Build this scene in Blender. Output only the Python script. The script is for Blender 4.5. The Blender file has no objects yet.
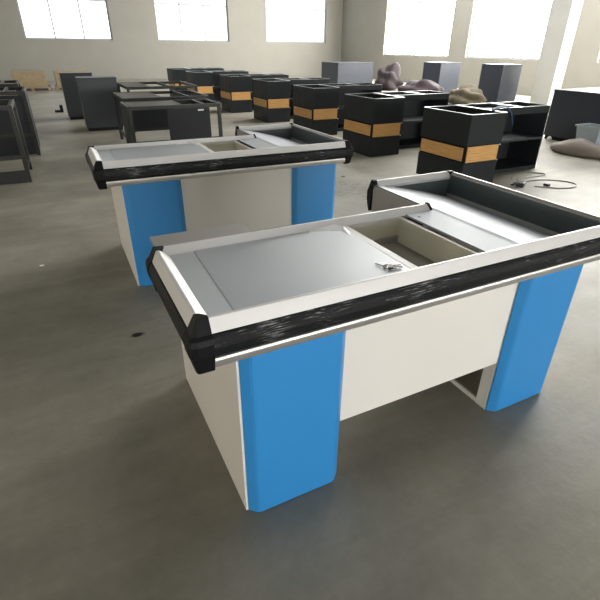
import bpy, bmesh, math, random
from mathutils import Vector, Matrix
random.seed(7)
S = bpy.context.scene
COL = S.collection
PI = math.pi

# ------------------------------------------------------------------ materials
def mat(name, col, rough=.5, metal=0, noise=0, nscale=8, bump=0, bscale=40, stretch=None, coat=0, rvar=0, spec=.5, detail=4):
    m = bpy.data.materials.new(name); m.use_nodes = True
    nt = m.node_tree; N = nt.nodes; L = nt.links
    b = N['Principled BSDF']
    b.inputs['Base Color'].default_value = (*col, 1)
    b.inputs['Roughness'].default_value = rough
    b.inputs['Metallic'].default_value = metal
    b.inputs['Coat Weight'].default_value = coat
    b.inputs['Coat Roughness'].default_value = .15
    b.inputs['Specular IOR Level'].default_value = spec
    tc = N.new('ShaderNodeTexCoord'); mp = N.new('ShaderNodeMapping')
    L.new(tc.outputs['Object'], mp.inputs[0])
    if stretch: mp.inputs['Scale'].default_value = stretch
    if noise or rvar:
        n = N.new('ShaderNodeTexNoise'); n.inputs['Scale'].default_value = nscale; n.inputs['Detail'].default_value = detail
        L.new(mp.outputs[0], n.inputs['Vector'])
        if noise:
            r = N.new('ShaderNodeMix'); r.data_type = 'RGBA'
            r.inputs[6].default_value = (*[c*(1-noise) for c in col], 1)
            r.inputs[7].default_value = (*[min(1, c*(1+noise)) for c in col], 1)
            L.new(n.outputs[0], r.inputs[0]); L.new(r.outputs[2], b.inputs['Base Color'])
        if rvar:
            mr = N.new('ShaderNodeMapRange'); mr.inputs['To Min'].default_value = max(.02, rough-rvar); mr.inputs['To Max'].default_value = rough+rvar
            mr.inputs['From Min'].default_value = .3; mr.inputs['From Max'].default_value = .7
            L.new(n.outputs[0], mr.inputs[0]); L.new(mr.outputs[0], b.inputs['Roughness'])
    if bump:
        n2 = N.new('ShaderNodeTexNoise'); n2.inputs['Scale'].default_value = bscale; n2.inputs['Detail'].default_value = 5
        L.new(mp.outputs[0], n2.inputs['Vector'])
        bp = N.new('ShaderNodeBump'); bp.inputs['Strength'].default_value = bump; bp.inputs['Distance'].default_value = .01
        L.new(n2.outputs[0], bp.inputs['Height']); L.new(bp.outputs[0], b.inputs['Normal'])
    return m

M = {}
M['white'] = mat('white_powder_coat', (.76, .74, .69), .42, noise=.04, nscale=3)
M['cream'] = mat('cream_powder_coat', (.82, .79, .68), .45, noise=.05, nscale=6)
M['blue'] = mat('blue_powder_coat', (.03, .25, .60), .36, noise=.05, nscale=2)
M['alu'] = mat('satin_aluminium', (.70, .695, .68), .42, .25, noise=.04, nscale=3, stretch=(1, 1, 30))
M['alu_dull'] = mat('dull_aluminium', (.62, .61, .59), .38, .8, noise=.08, nscale=5)
M['steel'] = mat('stainless_sheet', (.56, .59, .61), .38, .5, noise=.06, nscale=4)
M['tray_steel'] = mat('bright_stainless_sheet', (.40, .425, .455), .56, .35, noise=.06, nscale=5, rvar=.05, bump=.03, bscale=4)
M['film'] = mat('plastic_film_over_steel', (.44, .465, .485), .42, .35, noise=.10, nscale=3.5, rvar=.07, bump=.04, bscale=4)
M['bright_film'] = mat('loose_white_film', (.85, .86, .86), .35, .1, noise=.04, bump=.2, bscale=14, coat=.3)
M['cap'] = mat('black_plastic', (.007, .007, .008), .5, bump=.05, bscale=60, spec=.18)
M['liner'] = mat('dark_grey_steel', (.11, .135, .14), .38, .3, noise=.08, nscale=5)
M['wellfloor'] = mat('grey_well_liner', (.30, .295, .25), .5, noise=.06)
M['shelfgrey'] = mat('grey_beige_sheet', (.36, .34, .315), .4, .35, noise=.06)
M['black'] = mat('black_powder_coat', (.017, .021, .023), .48, noise=.25, nscale=6, rvar=.08, spec=.22)
M['black_in'] = mat('dark_shelf_coat', (.014, .018, .022), .55, noise=.2, nscale=5)
M['edge'] = mat('worn_bright_edge', (.50, .52, .53), .32, .8)
M['slate'] = mat('slate_grey_coat', (.017, .023, .026), .45, noise=.2, nscale=3)
M['navy'] = mat('dark_blue_grey_coat', (.022, .028, .042), .5, noise=.2, nscale=3)
M['frame'] = mat('raw_dark_steel', (.016, .017, .015), .5, .1, noise=.3, nscale=9)
M['framelight'] = mat('pale_steel_edge', (.24, .235, .21), .42, .4, noise=.2)  # paler metal for thin strips along frame edges
M['plate'] = mat('brown_grey_sheet', (.085, .08, .065), .45, .2, noise=.25, nscale=5)
M['pallet'] = mat('pallet_timber', (.30, .23, .14), .8, noise=.3, nscale=8, stretch=(1, 12, 1))
M['cable'] = mat('black_cable', (.02, .02, .02), .45)
M['greywire'] = mat('grey_wire', (.20, .19, .16), .5)
M['key'] = mat('key_metal', (.07, .065, .055), .4, .8)
M['cloth'] = mat('blue_cloth', (.03, .07, .14), .75, bump=.3, bscale=30)
M['sack'] = mat('dirty_sack', (.20, .17, .14), .8, noise=.25, nscale=6, bump=.4, bscale=12)
M['paleplastic'] = mat('pale_blue_plastic', (.38, .44, .48), .5, noise=.1)
M['tan'] = mat('tan_cloth', (.09, .075, .048), .9, noise=.45, nscale=9, bump=.6, bscale=10)
M['mauve'] = mat('mauve_cloth', (.035, .025, .029), .9, noise=.35, nscale=9, bump=.6, bscale=10)
M['wallm'] = mat('wall_paint', (.26, .25, .22), .85, noise=.08, nscale=1.5)
M['ceil'] = mat('ceiling_sheet', (.09, .09, .09), .8, noise=.08, nscale=2)
M['pillar'] = mat('pillar_paint', (.55, .55, .52), .8, noise=.08, nscale=2)
M['winframe'] = mat('window_frame_paint', (.30, .31, .32), .5)
M['flake'] = mat('white_paper', (.8, .8, .78), .7)
M['label'] = mat('white_sticker', (.7, .7, .68), .6)
M['hole'] = mat('dark_hole', (.01, .01, .01), .8)

def wood():
    m = mat('wood_veneer', (.55, .30, .10), .5)
    nt = m.node_tree; N = nt.nodes; L = nt.links; b = N['Principled BSDF']
    tc = N.new('ShaderNodeTexCoord'); mp = N.new('ShaderNodeMapping'); mp.inputs['Scale'].default_value = (3, 3, 60)
    n = N.new('ShaderNodeTexNoise'); n.inputs['Scale'].default_value = 1.5; n.inputs['Detail'].default_value = 6
    cr = N.new('ShaderNodeValToRGB'); cr.color_ramp.elements[0].position = .3; cr.color_ramp.elements[1].position = .7
    cr.color_ramp.elements[0].color = (.52, .27, .08, 1); cr.color_ramp.elements[1].color = (.72, .42, .15, 1)
    L.new(tc.outputs['Object'], mp.inputs[0]); L.new(mp.outputs[0], n.inputs['Vector']); L.new(n.outputs[0], cr.inputs[0]); L.new(cr.outputs[0], b.inputs['Base Color'])
    return m
M['wood'] = wood()

def strip_mat():   # black bumper in cling film; pale streaks paint the film's highlights
    m = mat('black_rubber_with_painted_film_glints', (.006, .007, .008), .42, spec=.22)
    nt = m.node_tree; N = nt.nodes; L = nt.links; b = N['Principled BSDF']
    tc = N.new('ShaderNodeTexCoord'); mp = N.new('ShaderNodeMapping'); mp.inputs['Scale'].default_value = (5, 5, 90)
    mp.inputs['Rotation'].default_value = (0, .06, 0)
    n = N.new('ShaderNodeTexNoise'); n.inputs['Scale'].default_value = 3.2; n.inputs['Detail'].default_value = 8; n.inputs['Roughness'].default_value = .65; n.inputs['Distortion'].default_value = .8
    L.new(tc.outputs['Object'], mp.inputs[0]); L.new(mp.outputs[0], n.inputs['Vector'])
    cr = N.new('ShaderNodeValToRGB'); e = cr.color_ramp.elements
    e[0].position = .60; e[0].color = (.006, .007, .008, 1); e[1].position = .76; e[1].color = (.46, .47, .47, 1)
    # big patches decide where the painted film highlights show
    n2 = N.new('ShaderNodeTexNoise'); n2.inputs['Scale'].default_value = 3.0; n2.inputs['Detail'].default_value = 2
    L.new(tc.outputs['Object'], n2.inputs['Vector'])
    mr = N.new('ShaderNodeMapRange'); mr.inputs['From Min'].default_value = .42; mr.inputs['From Max'].default_value = .68
    mr.inputs['To Min'].default_value = -.12; mr.inputs['To Max'].default_value = .10
    ad = N.new('ShaderNodeMath'); ad.operation = 'ADD'
    L.new(n2.outputs[0], mr.inputs[0]); L.new(mr.outputs[0], ad.inputs[0]); L.new(n.outputs[0], ad.inputs[1])
    L.new(ad.outputs[0], cr.inputs[0]); L.new(cr.outputs[0], b.inputs['Base Color'])
    bp = N.new('ShaderNodeBump'); bp.inputs['Strength'].default_value = .35; bp.inputs['Distance'].default_value = .006
    L.new(n.outputs[0], bp.inputs['Height']); L.new(bp.outputs[0], b.inputs['Normal'])
    return m
M['strip'] = strip_mat()

def floor_mat():
    m = bpy.data.materials.new('dusty_concrete'); m.use_nodes = True
    nt = m.node_tree; N = nt.nodes; L = nt.links; b = N['Principled BSDF']
    geo = N.new('ShaderNodeNewGeometry')
    def noise(sc, det, stretch=None, rot=0, rough=.5, dist=0):
        n = N.new('ShaderNodeTexNoise'); n.inputs['Scale'].default_value = sc; n.inputs['Detail'].default_value = det
        n.inputs['Roughness'].default_value = rough; n.inputs['Distortion'].default_value = dist
        mp = N.new('ShaderNodeMapping')
        if stretch: mp.inputs['Scale'].default_value = stretch
        mp.inputs['Rotation'].default_value = (0, 0, rot)
        L.new(geo.outputs['Position'], mp.inputs[0]); L.new(mp.outputs[0], n.inputs['Vector'])
        return n.outputs[0]
    a = noise(.9, 5, (1, 1, 1), rough=.6)
    cr = N.new('ShaderNodeValToRGB'); e = cr.color_ramp.elements
    e[0].position = .30; e[0].color = (.195, .182, .142, 1); e[1].position = .72; e[1].color = (.385, .36, .295, 1)
    L.new(a, cr.inputs[0])
    # broad swept smears along x and fine scuffs
    s = noise(1.2, 6, (.5, 3.2, 1), rot=.25, rough=.62, dist=.6)
    mr = N.new('ShaderNodeMapRange'); mr.inputs['From Min'].default_value = .35; mr.inputs['From Max'].default_value = .7
    mr.inputs['To Min'].default_value = .82; mr.inputs['To Max'].default_value = 1.10
    L.new(s, mr.inputs[0])
    f = noise(22, 5, rough=.7)
    mr2 = N.new('ShaderNodeMapRange'); mr2.inputs['From Min'].default_value = .3; mr2.inputs['From Max'].default_value = .7
    mr2.inputs['To Min'].default_value = .93; mr2.inputs['To Max'].default_value = 1.06
    L.new(f, mr2.inputs[0])
    mu = N.new('ShaderNodeMath'); mu.operation = 'MULTIPLY'; L.new(mr.outputs[0], mu.inputs[0]); L.new(mr2.outputs[0], mu.inputs[1])
    # local black scuff marks: ellipse masks times speckle noise
    spk = noise(9, 6, (1, 2.5, 1), rough=.75)
    last = mu.outputs[0]
    for (x, y, rx, ry, k, lo) in SCUFFS:
        vs = N.new('ShaderNodeVectorMath'); vs.operation = 'SUBTRACT'; vs.inputs[1].default_value = (x, y, 0)
        L.new(geo.outputs['Position'], vs.inputs[0])
        vm = N.new('ShaderNodeVectorMath'); vm.operation = 'MULTIPLY'; vm.inputs[1].default_value = (1/rx, 1/ry, 0)
        L.new(vs.outputs[0], vm.inputs[0])
        ln = N.new('ShaderNodeVectorMath'); ln.operation = 'LENGTH'; L.new(vm.outputs[0], ln.inputs[0])
        m1 = N.new('ShaderNodeMapRange'); m1.inputs['From Min'].default_value = 1; m1.inputs['From Max'].default_value = .4
        m1.inputs['To Min'].default_value = 0; m1.inputs['To Max'].default_value = 1
        L.new(ln.outputs['Value'], m1.inputs[0])
        m2 = N.new('ShaderNodeMapRange'); m2.inputs['From Min'].default_value = lo; m2.inputs['From Max'].default_value = lo+.08
        L.new(spk, m2.inputs[0])
        pr = N.new('ShaderNodeMath'); pr.operation = 'MULTIPLY'; L.new(m1.outputs[0], pr.inputs[0]); L.new(m2.outputs[0], pr.inputs[1])
        iv = N.new('ShaderNodeMath'); iv.operation = 'MULTIPLY_ADD'; iv.inputs[1].default_value = -k; iv.inputs[2].default_value = 1
        L.new(pr.outputs[0], iv.inputs[0])
        mm = N.new('ShaderNodeMath'); mm.operation = 'MULTIPLY'; L.new(last, mm.inputs[0]); L.new(iv.outputs[0], mm.inputs[1]); last = mm.outputs[0]
    sc = N.new('ShaderNodeVectorMath'); sc.operation = 'SCALE'
    L.new(cr.outputs[0], sc.inputs[0]); L.new(last, sc.inputs['Scale'])
    L.new(sc.outputs[0], b.inputs['Base Color'])
    mr3 = N.new('ShaderNodeMapRange'); mr3.inputs['To Min'].default_value = .42; mr3.inputs['To Max'].default_value = .68
    L.new(s, mr3.inputs[0]); L.new(mr3.outputs[0], b.inputs['Roughness'])
    bp = N.new('ShaderNodeBump'); bp.inputs['Strength'].default_value = .15; bp.inputs['Distance'].default_value = .01
    L.new(f, bp.inputs['Height']); L.new(bp.outputs[0], b.inputs['Normal'])
    return m
SCUFFS = [(2.62, 3.62, .55, .42, .8, .52), (-.02, 1.42, .05, .025, .9, .1), (2.9, 3.1, .5, .5, .35, .5)]

def emis(name, col, st):
    m = bpy.data.materials.new(name); m.use_nodes = True
    nt = m.node_tree; nt.nodes.clear()
    e = nt.nodes.new('ShaderNodeEmission'); e.inputs[0].default_value = (*col, 1); e.inputs[1].default_value = st
    o = nt.nodes.new('ShaderNodeOutputMaterial'); nt.links.new(e.outputs[0], o.inputs[0])
    return m

# ------------------------------------------------------------------ geometry helpers
def box(bm, x0, x1, y0, y1, z0, z1):
    v = [bm.verts.new((x, y, z)) for z in (z0, z1) for y in (y0, y1) for x in (x0, x1)]
    for f in ((0, 2, 3, 1), (4, 5, 7, 6), (0, 1, 5, 4), (2, 6, 7, 3), (0, 4, 6, 2), (1, 3, 7, 5)):
        bm.faces.new([v[i] for i in f])
def prism_z(bm, pts, z0, z1):
    a = [bm.verts.new((x, y, z0)) for x, y in pts]; b = [bm.verts.new((x, y, z1)) for x, y in pts]
    bm.faces.new(a[::-1]); bm.faces.new(b)
    for i in range(len(pts)):
        j = (i+1) % len(pts); bm.faces.new((a[i], a[j], b[j], b[i]))
def extr(bm, prof, fn, t0, t1):       # prof: (inward, z); fn(t, inward, z) -> xyz
    a = [bm.verts.new(fn(t0, i, z)) for i, z in prof]; b = [bm.verts.new(fn(t1, i, z)) for i, z in prof]
    bm.faces.new(a[::-1]); bm.faces.new(b)
    for i in range(len(prof)):
        j = (i+1) % len(prof); bm.faces.new((a[i], a[j], b[j], b[i]))
def loft(bm, rings):
    R = [[bm.verts.new(p) for p in r] for r in rings]
    n = len(R[0])
    for a, b in zip(R, R[1:]):
        for i in range(n):
            j = (i+1) % n; bm.faces.new((a[i], a[j], b[j], b[i]))
    bm.faces.new(R[0][::-1]); bm.faces.new(R[-1])
def tube(bm, pts, r, n=8):
    pts = [Vector(p) for p in pts]; rings = []
    for i, p in enumerate(pts):
        t = (pts[min(i+1, len(pts)-1)]-pts[max(i-1, 0)]).normalized()
        u = t.cross(Vector((0, 0, 1)));
        if u.length < .05: u = t.cross(Vector((1, 0, 0)))
        u.normalize(); w = t.cross(u)
        rings.append([p+u*r*math.cos(2*PI*k/n)+w*r*math.sin(2*PI*k/n) for k in range(n)])
    loft(bm, rings)
def spline(ctrl, n=8):
    P = [Vector(c) for c in ctrl]; P = [P[0]]+P+[P[-1]]; out = []
    for i in range(1, len(P)-2):
        for k in range(n):
            t = k/n; a, b, c, d = P[i-1:i+3]
            out.append(.5*((2*b)+(c-a)*t+(2*a-5*b+4*c-d)*t*t+(3*b-a-3*c+d)*t**3))
    out.append(P[-2]); return out
def obj(name, bm, m, parent=None, bevel=0, smooth=False):
    bmesh.ops.recalc_face_normals(bm, faces=bm.faces)
    me = bpy.data.meshes.new(name); bm.to_mesh(me); bm.free()
    if m: me.materials.append(M[m] if isinstance(m, str) else m)
    o = bpy.data.objects.new(name, me); COL.objects.link(o)
    if parent: o.parent = parent
    if bevel:
        b = o.modifiers.new('bevel', 'BEVEL'); b.width = bevel; b.segments = 2; b.limit_method = 'ANGLE'; b.angle_limit = .5
    if smooth:
        for p in me.polygons: p.use_smooth = True
    return o
def boxes(name, lst, m, parent=None, bevel=0):
    bm = bmesh.new()
    for b in lst: box(bm, *b)
    return obj(name, bm, m, parent, bevel)
def thing(name, label, cat, loc=(0, 0, 0), rz=0, group=None):
    o = bpy.data.objects.new(name, None); COL.objects.link(o); o.location = loc; o.rotation_euler = (0, 0, rz); o.empty_display_size = .1
    return tag(o, label, cat, group)
def tag(o, label, cat, group=None, kind=None):
    o['label'] = label; o['category'] = cat
    if group: o['group'] = group
    if kind: o['kind'] = kind
    return o
def struct(o): o['kind'] = 'structure'; return o
def kids(o): return [c for c in bpy.data.objects if c.parent == o]
def dup(root, loc, rz, label, group=None):
    r = root.copy(); COL.objects.link(r); r.location = loc; r.rotation_euler = (0, 0, rz); r['label'] = label
    if group: r['group'] = group
    for ch in kids(root):
        c = ch.copy(); COL.objects.link(c); c.parent = r
        for g in kids(ch):
            d = g.copy(); COL.objects.link(d); d.parent = c
    return r

# ------------------------------------------------------------------ the blue and white checkout counter
L_, D1, D2, XT = 1.746, .56, .984, 1.20
ZT, ZM, Z2, ZB = .86, .8225, .747, .7135
PX0, PX2, W, B, P_ = .1672, 1.3301, .302, .032, .0403
def make_counter(label):
    t = thing('checkout_counter', label, 'checkout counter', group='blue and white checkout counters')
    RAIL = [(.058, .838), (.052, .842), (.027, ZT), (.018, ZT), (.0, ZM), (.006, ZM-.004), (.05, ZM-.004)]
    RAIL_N = [(.036, .834), (.034, .848), (.027, ZT), (.018, ZT), (.0, ZM), (.006, ZM-.004), (.036, ZM-.004)]
    STRIP = [(.02, ZM-.002), (-.004, ZM-.002), (-.012, ZM-.014), (-.014, .785), (-.011, Z2+.012), (-.003, Z2+.001), (.02, Z2+.001)]
    LOWER = [(.02, Z2-.001), (-.001, Z2-.001), (-.003, .738), (-.001, .727), (.004, ZB), (.012, ZB-.002), (.05, ZB-.002), (.05, Z2-.001)]
    F = lambda t_, i, z: (t_, i, z)
    Lf = lambda t_, i, z: (i, t_, z)
    R = lambda t_, i, z: (L_-i, t_, z)
    Bk = lambda t_, i, z: (t_, D1-i, z)
    Tb = lambda t_, i, z: (t_, D2-i, z)
    c = .042
    runs = [(F, c, L_-c), (Lf, c, D1-c), (R, c, D2-c), (Bk, c, XT-.008), (Tb, XT+.02, L_-c)]
    for k, (fn, a, b) in enumerate(runs):
        bm = bmesh.new(); extr(bm, RAIL if k != 2 else RAIL_N, fn, a, b); obj('top_rail', bm, 'alu' if k != 2 else 'alu_dull', t, .0015)  # right rail takes the duller metal to imitate its shaded reflection
        bm = bmesh.new(); extr(bm, STRIP, fn, a, b); obj('bumper_strip', bm, 'strip', t, .002)
        bm = bmesh.new(); extr(bm, LOWER, fn, a, b); obj('lower_rail', bm, 'alu_dull', t, .0015)
    # moulded corner caps: plan hexagon lofted through the profile
    LV = [(.702, -.007), (.710, .001), (.735, .006), (.765, .015), (.80, .017), (.815, .013), (.824, .004), (.863, -.017)]
    def cap(cx, cy, sx, sy):
        bm = bmesh.new(); rings = []
        for z, o in LV:
            q = [(.048, -o), (.010-o*.3, -o), (.002-o*.8, .002-o*.8), (-o, .010-o*.3), (-o, .048), (.03, .048), (.048, .03)]
            rings.append([(cx+sx*x, cy+sy*y, z) for x, y in q])
        loft(bm, rings); obj('corner_cap', bm, 'cap', t, .003)
    cap(0, 0, 1, 1); cap(L_, 0, -1, 1); cap(0, D1, 1, -1); cap(L_, D2, -1, -1)
    # flat end caps: end of the rear rail and end of the bagging rail
    bm = bmesh.new(); extr(bm, [(.062, .836), (.03, ZT+.004), (.014, ZT+.004), (-.004, ZM), (-.004, .80), (.05, .80)], Bk, XT-.008, XT+.004); obj('end_cap', bm, 'cap', t, .001)
    bm = bmesh.new(); extr(bm, [(.05, .832), (.034, ZT+.005), (.012, ZT+.005), (-.006, ZM), (-.017, .80), (-.016, .76), (-.004, .72), (.006, .70), (.014, .70), (.022, .76), (.028, .82)], Tb, XT, XT+.021); obj('end_cap', bm, 'cap', t, .002)
    # carcass
    boxes('front_panel', [(PX0-.03, L_-.09, .077, .089, .265, .722)], 'white', t, .002)
    boxes('side_panel', [(.128, .143, .09, .91, 0, .755)], 'white', t, .002)
    boxes('corner_stile', [(.128, .165, .073, .092, 0, .722)], 'white', t, .002)
    boxes('pedestal_panel', [(.143, .46, .895, .91, 0, .755), (.445, .46, .09, .895, 0, .70), (.143, .445, .092, .895, .02, .035)], 'white', t)
    boxes('corner_stile', [(1.299, 1.325, .092, .135, 0, .70), (1.3, 1.66, .076, .092, 0, .70)], 'white', t, .0015)
    boxes('side_panel', [(1.645, 1.66, .095, .93, 0, .70), (1.325, 1.645, .915, .93, 0, .66)], 'white', t, .0015)
    boxes('base_rail', [(1.301, 1.313, .135, .80, .0, .022)], 'white', t, .0015)
    boxes('stile_foot', [(1.299, 1.325, .80, .93, 0, .66)], 'white', t)
    boxes('rear_beam', [(.46, 1.345, D1-.03, D1-.012, .60, .722)], 'white', t)
    for x in (PX0, PX2):
        bm = bmesh.new(); y0 = P_
        prism_z(bm, [(x-B, y0+B), (x-B+.001, y0+B-.004), (x-.008, y0+.006), (x, y0+.001), (x+.01, y0), (x+W-.01, y0), (x+W, y0+.001), (x+W+.008, y0+.006), (x+W+B-.001, y0+B-.004), (x+W+B, y0+B)], .004, .7135)
        obj('blue_panel', bm, 'blue', t, .003)
        boxes('panel_foot', [(x-B+.04, x+W+B-.04, y0+.02, y0+B, 0, .004)], 'cap', t)
    # deck
    boxes('steel_top', [(.045, .742, .045, D1-.04, .828, .8385)], 'steel', t)
    bm = bmesh.new(); prism_z(bm, [(.13, .055), (.724, .055), (.728, .43), (.70, .505), (.64, .512), (.142, .512)], .8386, .8402); obj('protective_film', bm, 'film', t)
    bm = bmesh.new()   # curled film edge next to the rear rail
    cur = [(.60, .512, .8405), (.66, .508, .846), (.70, .50, .853), (.725, .475, .848), (.73, .43, .8405)]
    vs = [[bm.verts.new(p), bm.verts.new((p[0]-.02, p[1]-.03, .8406))] for p in cur]
    for a, b_ in zip(vs, vs[1:]): bm.faces.new((a[0], b_[0], b_[1], a[1]))
    o = obj('curled_film_edge', bm, 'bright_film', t); o.modifiers.new('s', 'SOLIDIFY').thickness = .0008
    boxes('till_flange', [(.728, .758, .045, D1-.04, .826, .8395)], 'white', t, .001)
    # cash well: open cream box
    x0, x1, y0, y1, zb = .757, 1.035, .045, .52, .715
    boxes('cash_well', [(x0-.006, x0, y0, y1, zb, .835), (x1, x1+.008, y0, y1, zb, .832), (x0, x1, y0-.006, y0, zb, .835), (x0, x1, y1, y1+.006, zb, .834),
                        (x0-.006, x1+.008, y0-.006, y1+.006, zb-.006, zb)], 'cream', t)
    boxes('well_floor', [(x0, x1, y0, y1, zb, zb+.002)], 'wellfloor', t)
    boxes('well_lip', [(x1-.012, x1+.010, y0, y1, .824, .832)], 'cream', t, .002)
    boxes('dark_channel', [(x1+.010, x1+.022, y0, y1, .80, .824)], 'cap', t)
    # bagging deck: flat, then curving down to the right
    prof = [(1.055, .832), (1.055, .840), (1.10, .8405), (1.215, .8405), (1.222, .843), (1.23, .8405)]
    for k in range(1, 25):
        u = k/24; prof.append((1.23+u*(L_-.03-1.23), .8405-.085*u-.037*u*u))
    low = [(x, z-.006) for x, z in prof[3:]][::-1]
    low = low[:-3]+[(1.23, .832)]
    bm = bmesh.new()
    pl = prof+low
    def deck(bm, pl, ya, yb):
        a = [bm.verts.new((x, ya, z)) for x, z in pl]; b = [bm.verts.new((x, yb, z)) for x, z in pl]
        bm.faces.new(a[::-1]); bm.faces.new(b)
        for i in range(len(pl)):
            j = (i+1) % len(pl); bm.faces.new((a[i], a[j], b[j], b[i]))
    deck(bm, [(1.055, .832)]+[(1.055, .8405)]+[(XT, .8405)]+[(XT, .832)], .045, D1-.03)
    deck(bm, [(XT, .832)]+[(XT, .8405)]+prof[4:]+low, .03, D2-.035)
    obj('bagging_deck', bm, 'tray_steel', t)
    bm = bmesh.new(); bmesh.ops.create_circle(bm, cap_ends=True, segments=16, radius=.007, matrix=Matrix.Translation((1.085, .452, .8412))); obj('screw_hole', bm, 'hole', t)
    # liner walls around the slope
    bm = bmesh.new(); box(bm, L_-.047, L_-.034, .03, D2-.03, .708, .8475); obj('right_liner', bm, 'liner', t)
    for y in (.034, D2-.052):
        bm = bmesh.new(); a = [(XT+.02, .8415), (L_-.05, .8415), (L_-.05, .708), (XT+.02, .80)]
        lo = [bm.verts.new((x, y, z)) for x, z in a]; hi = [bm.verts.new((x, y+.012, z)) for x, z in a]
        bm.faces.new(lo); bm.faces.new(hi[::-1])
        for i in range(4):
            j = (i+1) % 4; bm.faces.new((lo[i], lo[j], hi[j], hi[i]))
        obj('side_liner', bm, 'liner', t)
    boxes('bagging_end_plate', [(XT+.004, XT+.016, D1, D2-.03, .66, .838)], 'shelfgrey', t, .001)
    boxes('end_plate_edge', [(XT, XT+.02, D1, D2-.03, .838, .8445)], 'liner', t)
    boxes('tray_belly', [(XT+.016, L_-.05, D1+.02, D2-.04, .645, .66)], 'white', t)
    # cashier shelf behind the rear rail
    boxes('rear_shelf', [(.06, .468, D1+.012, .915, .745, .762)], 'shelfgrey', t, .002)
    return t
near = make_counter('nearest blue and white checkout counter, keys lying on its steel top')
far = dup(near, (-.0394, 1.9704, 0), -.0106, 'farther blue and white checkout counter, standing behind the nearest one')

# keys
kt = thing('key_bunch', 'small bunch of dull metal keys on the steel top beside the cash well', 'keys', (.662, .10, .8405), -.7)
bm = bmesh.new(); tube(bm, [(.012*math.cos(a), .012*math.sin(a), .004+.002*math.sin(a)) for a in [2*PI*k/20 for k in range(21)]], .0012, 6); obj('key_ring', bm, 'key', kt)
for a, d, z in ((-.1, 0, .001), (.22, .004, .0035), (-.4, .002, .006), (2.7, -.002, .002), (.5, .003, .005)):
    bm = bmesh.new()
    pr = [(.0, -.0025), (.022, -.0025), (.024, -.004), (.027, -.0025), (.030, -.004), (.034, 0), (.030, .0025), (0, .0025)]
    prism_z(bm, [(x+.012+d, y) for x, y in pr], z, z+.002)
    hd = [(.007*math.cos(2*PI*k/12)+.010+d, .009*math.sin(2*PI*k/12)) for k in range(12)]
    prism_z(bm, hd, z+.0001, z+.0024)
    bmesh.ops.rotate(bm, verts=bm.verts, cent=(0, 0, 0), matrix=Matrix.Rotation(a, 3, 'Z'))
    obj('key', bm, 'key', kt)

# ------------------------------------------------------------------ black counters with wood band
def make_black(label):
    t = thing('black_counter', label, 'counter', group='black wood-banded counters in the row behind')
    H = .81; W_, D_ = .535, .80; ZA, ZC = .278, .475
    # main box, open on top: upper block, recessed band, lower block
    def ring(z0, z1, o, th=.018):
        return [(-o, W_+o, -o, -o+th, z0, z1), (-o, W_+o, D_+o-th, D_+o, z0, z1), (-o, -o+th, -o+th, D_+o-th, z0, z1), (W_+o-th, W_+o, -o+th, D_+o-th, z0, z1)]
    boxes('upper_body', ring(ZC, H, .004)+[(.014, W_-.014, .014, D_-.014, .55, .565)], 'black', t, .002)
    boxes('lower_body', ring(0, ZA, 0), 'black', t, .002)
    boxes('band_recess', ring(ZA, ZC, -.008), 'cap', t)
    for b in ((.022, W_-.026, -.004, .010, ZA+.010, ZC-.010),): boxes('wood_panel', [b], 'wood', t, .001)
    boxes('wood_panel', [(-.004, .010, .05, D_-.03, ZA+.022, ZC-.028)], 'wood', t, .001)
    for z in (ZA+.01, ZC-.012):
        bm = bmesh.new(); bmesh.ops.create_uvsphere(bm, u_segments=10, v_segments=6, radius=.009, matrix=Matrix.Translation((W_-.012, -.004, z))); obj('screw', bm, 'label', t)
    e = .004
    boxes('top_edge', [(-e, W_+e, -.004, .006, H, H+.004), (-e, .006, .006, D_, H, H+.004), (-e, W_+e, D_-.006, D_+.004, H, H+.004), (W_-.02, W_+.012, .006, D_-.006, H, H+.006)], 'edge', t)
    # shelving wing
    x0, x1, y0, y1 = W_+.004, 1.71, .33, .84
    boxes('wing_body', [(x0, x1, y1-.015, y1, .03, H), (x0, x1, y0+.01, y1-.015, .02, .045), (x1-.02, x1, y0, y1-.015, 0, H), (x0, x0+.015, y0+.01, y1-.015, .045, H-.06)], 'black_in', t)
    boxes('shelf', [(x0, x1-.02, y0+.012, y1-.015, .40, .415)], 'black_in', t)
    boxes('shelf_edge', [(x0, x1-.02, y0-.002, y0+.012, .395, .425)], 'slate', t, .002)
    boxes('fascia', [(x0, x1-.02, y0-.003, y0+.012, H-.085, H)], 'black', t, .002)
    boxes('kick_board', [(x0, x1-.02, y0-.003, y0+.012, 0, .05)], 'black', t, .002)
    boxes('top_edge', [(x0, x1, y0-.003, y0+.006, H, H+.004), (x0, x1, y1-.01, y1, H, H+.004), (x1-.01, x1, y0+.006, y1-.01, H, H+.004), (1.17, 1.21, y0+.006, y1-.01, H-.02, H+.004)], 'edge', t)
    boxes('wing_top', [(x0, 1.17, y0+.012, y1-.015, H-.05, H-.045)], 'black_in', t)
    return t
bk = make_black('nearest black wood-banded counter, dark blue cloth on its top')
bk.location = (3.95, 3.0, 0)
for (x, y), lab in zip([(3.95, 4.87), (4.0, 6.80), (3.93, 8.70), (3.77, 10.55), (3.42, 12.5), (3.35, 14.5)],
    ['second black wood-banded counter, just behind the one with the blue cloth',
     'third black wood-banded counter, above the right end of the farther blue counter',
     'fourth black wood-banded counter, just behind the farther blue counter',
     'fifth black wood-banded counter, narrow and partly cut by the photo top',
     'sixth black wood-banded counter, right of the dark table frames',
     'farthest black counter with wood band, mostly hidden behind the dark table frames']):
    dup(bk, (x, y, 0), 0, lab)

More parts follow.
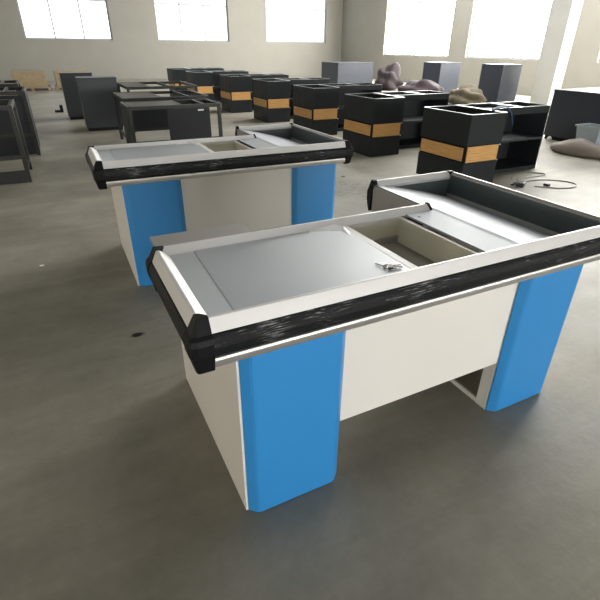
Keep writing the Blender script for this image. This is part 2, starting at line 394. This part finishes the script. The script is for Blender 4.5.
# blue cloth strap on the first black counter
bm = bmesh.new()
ctrl = [(4.36, 3.10, .832), (4.5, 3.15, .845), (4.62, 3.22, .85), (4.78, 3.28, .84), (4.88, 3.313, .80), (4.95, 3.315, .72), (5.0, 3.315, .62)]
pts = spline(ctrl, 6); rings = []
for i, p in enumerate(pts):
    u = i/(len(pts)-1); w = .055*(1-u)+.012; h = .012
    rings.append([(p.x+w*math.cos(a)*.6, p.y+(w*math.cos(a)*.8 if u < .6 else 0)+h*math.sin(a)*.5, p.z+h*math.sin(a)+.006*math.sin(9*u)) for a in [2*PI*k/10 for k in range(10)]])
loft(bm, rings)
tag(obj('cloth', bm, 'cloth', None, smooth=True), 'dark blue cloth draped over the top of the nearest black counter', 'cloth')

# ------------------------------------------------------------------ second column of dark cabinets at the right
def make_cab(label, w, d, h, m, name='dark_cabinet', cat='cabinet', grp=None):
    t = thing(name, label, cat, group=grp)
    boxes('body', [(0, w, 0, d, .06, h-.02)], m, t, .003)
    boxes('top', [(-.01, w+.01, -.01, d+.01, h-.02, h)], m, t, .003)
    boxes('plinth', [(.02, w-.02, .02, d-.02, 0, .06)], 'cap', t)
    boxes('edge_strip', [(-.003, 0, .0, .03, .06, h-.02), (-.003, .03, -.003, 0, .06, h-.02)], m, t)
    return t
cab = make_cab('dark blue-grey cabinet at the right edge, pale bin standing before it', 1.9, 1.5, .83, 'navy', grp='dark cabinets of the far right column')
cab.location = (7.87, 3.45, 0)
for (x, y, w, d, h, l) in ((11.45, 9.35, .75, .8, 1.05, 'tall dark blue-grey cabinet beyond the nearest black counter, left of the pale pillar'),
                           (9.2, 14.6, 1.5, 1.2, .95, 'dark blue-grey cabinet far behind the second black counter'), (12.1, 12.6, .9, .9, 1.0, 'dark blue-grey cabinet far off, right of the dark mauve heap')):
    c_ = make_cab(l, w, d, h, 'navy', grp='dark cabinets of the far right column'); c_.location = (x, y, 0)
bm = bmesh.new(); bmesh.ops.create_uvsphere(bm, u_segments=12, v_segments=8, radius=.04, matrix=Matrix.Translation((7.72, 4.70, .04))); tag(obj('ball', bm, 'label', smooth=True), 'small white ball on the floor before the dark right cabinet', 'ball')
# sack
bm = bmesh.new(); bmesh.ops.create_uvsphere(bm, u_segments=32, v_segments=16, radius=1)
for v in bm.verts:
    a = math.atan2(v.co.y, v.co.x); k = 1+.05*math.sin(3*a)+.03*math.sin(7*a)
    v.co = Vector((v.co.x*.27*k, v.co.y*.46*k, (max(v.co.z, -.55)*.13+.0715)*(1+.15*math.sin(2*a+1))))
zmin = min(v.co.z for v in bm.verts)
for v in bm.verts: v.co += Vector((7.12, 3.72, -zmin))
tag(obj('sack', bm, 'sack', smooth=True), 'flat brownish grey sack lying on the floor at the right edge', 'sack')
bt = thing('plastic_bin', 'pale blue-grey plastic bin beside the sack at the right edge', 'bin', (7.66, 3.90, 0))
bm = bmesh.new(); loft(bm, [[(sx*w, sy*w*1.2, z) for sx, sy in ((-1, -1), (1, -1), (1, 1), (-1, 1))] for w, z in ((.13, 0), (.17, .36), (.155, .36), (.12, .02))]); obj('bin_body', bm, 'paleplastic', bt, .006)
boxes('rim', [(-.19, .19, -.225, -.20, .345, .375), (-.19, .19, .20, .225, .345, .375), (-.19, -.168, -.2, .2, .345, .375), (.168, .19, -.2, .2, .345, .375)], 'paleplastic', bt, .004)

# cable tangle
def cable(ctrl, r, m, label, name='cable'):
    bm = bmesh.new(); tube(bm, spline(ctrl, 8), r, 6); return tag(obj(name, bm, m, smooth=True), label, 'cable')
r = .006
cable([(4.86, 3.03, r), (5.0, 3.14, r), (5.2, 3.2, r), (5.42, 3.12, r), (5.45, 3.0, r), (5.2, 2.98, r), (4.9, 2.98, r*3), (4.85, 2.90, r)], r, 'greywire', 'thin grey wire looped on the floor beneath the nearest black counter')
cable([(4.90, 2.86, r), (5.15, 2.84, r), (5.35, 2.70, r), (5.38, 2.52, r), (5.20, 2.42, r), (4.98, 2.50, r), (4.82, 2.66, r)], .006, 'greywire', 'grey cable loop on the pale floor, right of the plug')
pt = thing('cable_plug', 'black cable plug and adapter bundle lying on the pale floor', 'plug', (4.70, 2.76, 0), .5)
boxes('adapter', [(-.07, .07, -.045, .045, .0, .05)], 'cable', pt, .01)
boxes('plug', [(.10, .16, -.03, .02, 0, .03)], 'cable', pt, .006)
bm = bmesh.new(); tube(bm, spline([(-.06, .02, .045), (-.12, .06, .03), (-.05, .10, .012), (.06, .08, .012), (.11, .0, .012)], 8), .010, 8); obj('cord', bm, 'cable', pt, smooth=True)
pt2 = tag(boxes('connector', [(4.98, 5.03, 2.60, 2.66, 0, .025), (4.99, 5.05, 2.655, 2.67, 0, .016)], 'cable', None, .004), 'small black connector inside the cable loop on the floor', 'connector')

# ------------------------------------------------------------------ dark steel frames
def make_frame(name, label, w, d, h, cat='frame', grp=None, panel=(.40, .86), plate=True, bars=(.55, .8)):
    t = thing(name, label, cat, group=grp); s = .045
    for x in (0, w-s):
        for y in (0, d-s): boxes('leg', [(x, x+s, y, y+s, 0, h-s)], 'frame', t, .002)
    boxes('top_frame', [(0, w, 0, s, h-s, h), (0, w, d-s, d, h-s, h), (0, s, s, d-s, h-s, h), (w-s, w, s, d-s, h-s, h)], 'frame', t, .002)
    for q in [(0, .012, .01, d-.01, h, h+.003), (w-.014, w-.002, .01, d-.01, h, h+.003)]: boxes('pale_edge', [q], 'framelight', t)
    for b in bars:
        cb = boxes('cross_bar', [(w*b, w*b+s*.7, s, d-s, h-s, h)], 'frame', t, .002)
        boxes('pale_edge', [(w*b, w*b+.012, s, d-s, h, h+.003)], 'framelight', cb)
    for q in [(s, w-s, .005, .035, .27, .31), (.005, .035, s, d-s, .12, .15), (w-.035, w-.005, s, d-s, .12, .15)]: boxes('lower_rail', [q], 'frame', t, .002)
    if plate: boxes('top_plate', [(s, w*bars[0], s, d-s, h-.012, h-.004)], 'plate', t)
    if panel: boxes('front_panel', [(w*panel[0], w*panel[1],   .006, .014, .31, h-s)], 'black', t)
    return t
f1 = make_frame('metal_table_frame', 'dark steel table frame with a front panel, directly behind the second blue counter', 1.25, .68, .75)
f1.location = (.70, 5.72, 0)
boxes('sticker', [(.92, 1.0, -.001, .004, .665, .685)], 'label', f1)
f2 = make_frame('metal_table_frame', 'dark steel table frame standing second in line, behind the panelled one', 1.32, 1.1, .75, panel=(.04, .96), bars=(.42, .75))
f2.location = (.80, 6.85, 0)
f3 = make_frame('metal_table_frame', 'dark steel table frame farthest in line, cut by the photo top', 1.3, 1.3, .78, panel=None, bars=(.3, .6))
f3.location = (1.12, 8.55, 0)
gL = 'open dark steel counter frames at the left edge'
l1 = make_frame('metal_counter_frame', 'dark steel counter frame nearest at the left edge, leg before pale floor', 1.3, .75, .85, grp=gL, panel=None, plate=False)
l1.location = (-1.87, 5.39, 0)
boxes('base_plate', [(0.045, 1.255, .01, .03, 0, .14)], 'frame', l1)
l2 = make_frame('metal_counter_frame', 'dark steel counter frame second at the left edge, closed by a dark end panel', 1.35, .9, .87, grp=gL, panel=None, plate=True)
l2.location = (-1.81, 7.05, 0)
boxes('front_sheet', [(.045, 1.305, .01, .02, .02, .82)], 'black', l2)
boxes('end_panel', [(1.335, 1.349, .045, .855, .02, .82)], 'black', l2)
l3 = make_frame('metal_counter_frame', 'dark steel counter frame third at the left edge, just behind the panelled one', 1.35, 1.0, .85, grp=gL, panel=None, plate=True)
l3.location = (-1.95, 8.9, 0)

# dark cabinets at upper left
c1 = make_cab('slate grey cabinet left of the dark table frames, the closer of two', .66, .42, .92, 'slate', grp='slate cabinets at the upper left')
c1.location = (.36, 9.0, 0)
c2 = make_cab('slate grey cabinet farther left and behind the other slate cabinet', .62, .5, .92, 'slate', grp='slate cabinets at the upper left')
c2.location = (.14, 10.78, 0)
tag(boxes('bracket', [(0.02, .09, 12.25, 12.33, 0, .16), (-.10, .02, 12.25, 12.33, .0, .05)], 'cap', None, .004), 'small black bracket on the floor left of the slate cabinets', 'bracket')

# pallets far left
def make_pallet(label):
    t = thing('pallet', label, 'pallet', group='pallets before the far wall')
    for k in range(3): boxes('stringer', [(k*.53, k*.53+.09, 0, 1.0, .02, .12)], 'pallet', t)
    for k in range(6): boxes('deck_board', [(0, 1.15, k*.175, k*.175+.12, .12, .142)], 'pallet', t)
    boxes('base_board', [(0, 1.15, 0, .1, 0, .02), (0, 1.15, .9, 1.0, 0, .02)], 'pallet', t)
    return t
pa = make_pallet('wooden pallet on the far floor, nearer the left edge'); pa.location = (-1.15, 18.6, 0)
dup(pa, (.15, 18.6, 0), 0, 'wooden pallet on the far floor, right one of two')
for x, l in ((-1.1, 'tan carton on the far pallet nearer the left edge'), (.2, 'tan carton on the right far pallet')):
    tag(boxes('carton', [(x, x+1.0, 18.65, 19.5, .142, .62)], 'pallet', None, .01), l, 'carton', 'cartons on the far pallets')

# cloth heaps between the black counters and far wall
def heap(name, label, m, c, rx, ry, rz_, seed):
    rn = random.Random(seed); bm = bmesh.new(); bmesh.ops.create_icosphere(bm, subdivisions=4, radius=1)
    ph = [rn.uniform(0, 6) for _ in range(8)]
    for v in bm.verts:
        n = v.co.copy(); k = 1+.16*math.sin(4*n.x+ph[0])*math.cos(5*n.y+ph[1])+.10*math.sin(9*n.z+ph[2]+4*n.x)+.06*math.sin(14*n.y+ph[3])
        v.co = Vector((n.x*rx*k, n.y*ry*k, max(n.z, -.3)*rz_*k))
    z0 = min(v.co.z for v in bm.verts)
    for v in bm.verts: v.co = Vector((v.co.x+c[0], v.co.y+c[1], v.co.z-z0))
    return tag(obj(name, bm, m, smooth=True), label, 'heap')
heap('cloth_heap', 'tan crumpled cloth heap beyond the nearest black counter', 'tan', (10.55, 9.7), .52, .45, .36, 1)
heap('cloth_heap', 'mauve grey crumpled cloth heap left of the tan heap', 'mauve', (9.9, 10.9), .75, .6, .42, 2)
heap('cloth_heap', 'dark mauve cloth heap farther left, behind the second black counter', 'mauve', (11.7, 14.9), .5, .45, .6, 5)

# floor litter
def flake(name, label, m, x, y, s, seed):
    rn = random.Random(seed); bm = bmesh.new()
    prism_z(bm, [(x+s*rn.uniform(.6, 1.2)*math.cos(2*PI*k/7), y+s*rn.uniform(.4, .9)*math.sin(2*PI*k/7)) for k in range(7)], 0, .004)
    return tag(obj(name, bm, m), label, 'litter')
flake('paper_scrap', 'tiny white paper scrap on the floor left of the second blue counter', 'flake', -.50, 2.70, .022, 3)
flake('dirt_flake', 'dark dirt flake on the floor left of the nearest blue counter', 'hole', -.02, 1.42, .03, 4)
flake('dirt_clod', 'dark dirt clod on the floor right of the second blue counter', 'hole', 2.98, 4.05, .03, 8)

# ------------------------------------------------------------------ warehouse shell
X0, X1, Y0, Y1, HZ = -7.0, 15.0, -10.0, 24.0, 6.0
M['floor'] = floor_mat()
bm = bmesh.new(); box(bm, X0, X1, Y0, Y1, -.1, 0); struct(obj('floor', bm, 'floor'))
bm = bmesh.new(); box(bm, X0, X1, Y0, Y1, HZ, HZ+.1); struct(obj('ceiling', bm, 'ceil'))
EM_R = emis('daylight_right', (1.0, .985, .93), 31)
EM_B = emis('daylight_back', (.95, .98, 1.0), 2.5)
EM_L = emis('daylight_left_fill', (1.0, .90, .74), 5.5)
EM_F = emis('daylight_front_fill', (1.0, .98, .95), 16)
EM_N = emis('added_skylight_near', (1.0, .99, .96), 3.0)  # weak overhead fill for the added near skylight
EM_S = emis('added_skylight_right', (1.0, .99, .96), 20)
wn = [0]
def wall(name, axis, pos, a0, a1, th, wins, z0, z1, em):
    # wall slab with rectangular openings; windows fill them
    def bx(bm, a, b, za, zb, t0, t1):
        if axis == 'x': box(bm, t0, t1, a, b, za, zb)
        else: box(bm, a, b, t0, t1, za, zb)
    t0, t1 = sorted((pos, pos+th))
    bm = bmesh.new(); bx(bm, a0, a1, 0, z0, t0, t1); bx(bm, a0, a1, z1, HZ, t0, t1)
    cur = a0
    for (wa, wb) in wins:
        bx(bm, cur, wa, z0, z1, t0, t1); cur = wb
    bx(bm, cur, a1, z0, z1, t0, t1)
    struct(obj(name, bm, 'wallm'))
    for (wa, wb) in wins:
        wn[0] += 1
        bm = bmesh.new(); m0, m1 = (t0+t1)/2-.03, (t0+t1)/2+.03; s = .06
        bx(bm, wa, wb, z0, z0+s, m0, m1); bx(bm, wa, wb, z1-s, z1, m0, m1); bx(bm, wa, wa+s, z0+s, z1-s, m0, m1); bx(bm, wb-s, wb, z0+s, z1-s, m0, m1)
        n = max(1, round((wb-wa)/1.2))
        for k in range(1, n):
            c = wa+(wb-wa)*k/n; bx(bm, c-.025, c+.025, z0+s, z1-s, m0, m1)
        c = (z0+z1)/2; bx(bm, wa+s, wb-s, c-.025, c+.025, m0+.005, m1-.005)
        f = struct(obj('window_%d' % wn[0], bm, 'winframe'))
        bm = bmesh.new(); q = (t0+t1)/2; bx(bm, wa+s, wb-s, z0+s, z1-s, q-.004, q+.004)
        obj('pane', bm, em, f)
wall('wall_right', 'x', X1, Y0, Y1, .25, [(4.5, 9.0), (10.0, 14.5), (15.5, 20.0)], 1.1, 5.2, EM_R)
wall('wall_back', 'y', Y1, X0, X1, .25, [(-5.5, -2.5), (-.5, 3.0), (5, 8.5), (10.5, 14)], 1.6, 4.6, EM_B)
wall('wall_left', 'x', X0, Y0, Y1, -.25, [(-3, 3.5), (5, 9)], .3, 1.5, EM_L)  # unseen windows, set low to light left faces but little floor
wall('wall_front', 'y', Y0, X0, X1, -.25, [(-5.0, -1.0), (1.0, 7.0), (8.0, 13.5)], .3, 2.3, EM_F)  # unseen windows, shaped low to light front faces and spare the floor
for (xa, xb, ya, yb) in ((1.5, 2.3, -2, 8), (7.6, 8.6, 4, 18), (12.2, 13.6, 4, 18)):  # added skylights: near one lifts top surfaces, right pair brightens far floor
    wn[0] += 1
    f = struct(boxes('window_%d' % wn[0], [(xa, xb, ya, ya+.06, HZ-.06, HZ), (xa, xb, yb-.06, yb, HZ-.06, HZ), (xa, xa+.06, ya+.06, yb-.06, HZ-.06, HZ), (xb-.06, xb, ya+.06, yb-.06, HZ-.06, HZ)], 'winframe'))
    boxes('pane', [(xa+.06, xb-.06, ya+.06, yb-.06, HZ-.03, HZ-.02)], EM_S if xa > 3 else EM_N, f)
bm = bmesh.new(); box(bm, 12.35, 12.75, 8.35, 8.95, 0, HZ); tag(obj('pillar', bm, 'pillar'), 'pale square pillar behind the right end of the nearest black counter', 'pillar')
S.world = bpy.data.worlds.new('world'); S.world.use_nodes = True
S.world.node_tree.nodes['Background'].inputs[0].default_value = (.8, .9, 1, 1); S.world.node_tree.nodes['Background'].inputs[1].default_value = .3

# ------------------------------------------------------------------ camera
yaw, pitch, roll, fpx = -.4735, .5045, .0105, 458.6
right = Vector((math.cos(yaw), math.sin(yaw), 0)); fh = Vector((-math.sin(yaw), math.cos(yaw), 0))
fwd = fh*math.cos(pitch)-Vector((0, 0, 1))*math.sin(pitch)
up = right.cross(fwd)
# roll the picture clockwise by `roll`
r2 = right*math.cos(roll)+up*math.sin(roll); u2 = up*math.cos(roll)-right*math.sin(roll)
cd = bpy.data.cameras.new('camera'); cam = bpy.data.objects.new('camera', cd); COL.objects.link(cam)
mw = Matrix((r2, u2, -fwd)).transposed().to_4x4(); mw.translation = Vector((-.1974, -.9665, 1.463)); cam.matrix_world = mw
cd.sensor_width = 36; cd.lens = 36*fpx/600; cd.shift_y = -1/600; cd.clip_start = .02
S.camera = cam
vs = S.view_settings
S.display_settings.display_device = 'sRGB'
vs.view_transform = 'Standard'; vs.look = 'None'; vs.gamma = 1; vs.use_curve_mapping = False; vs.exposure = 0.0
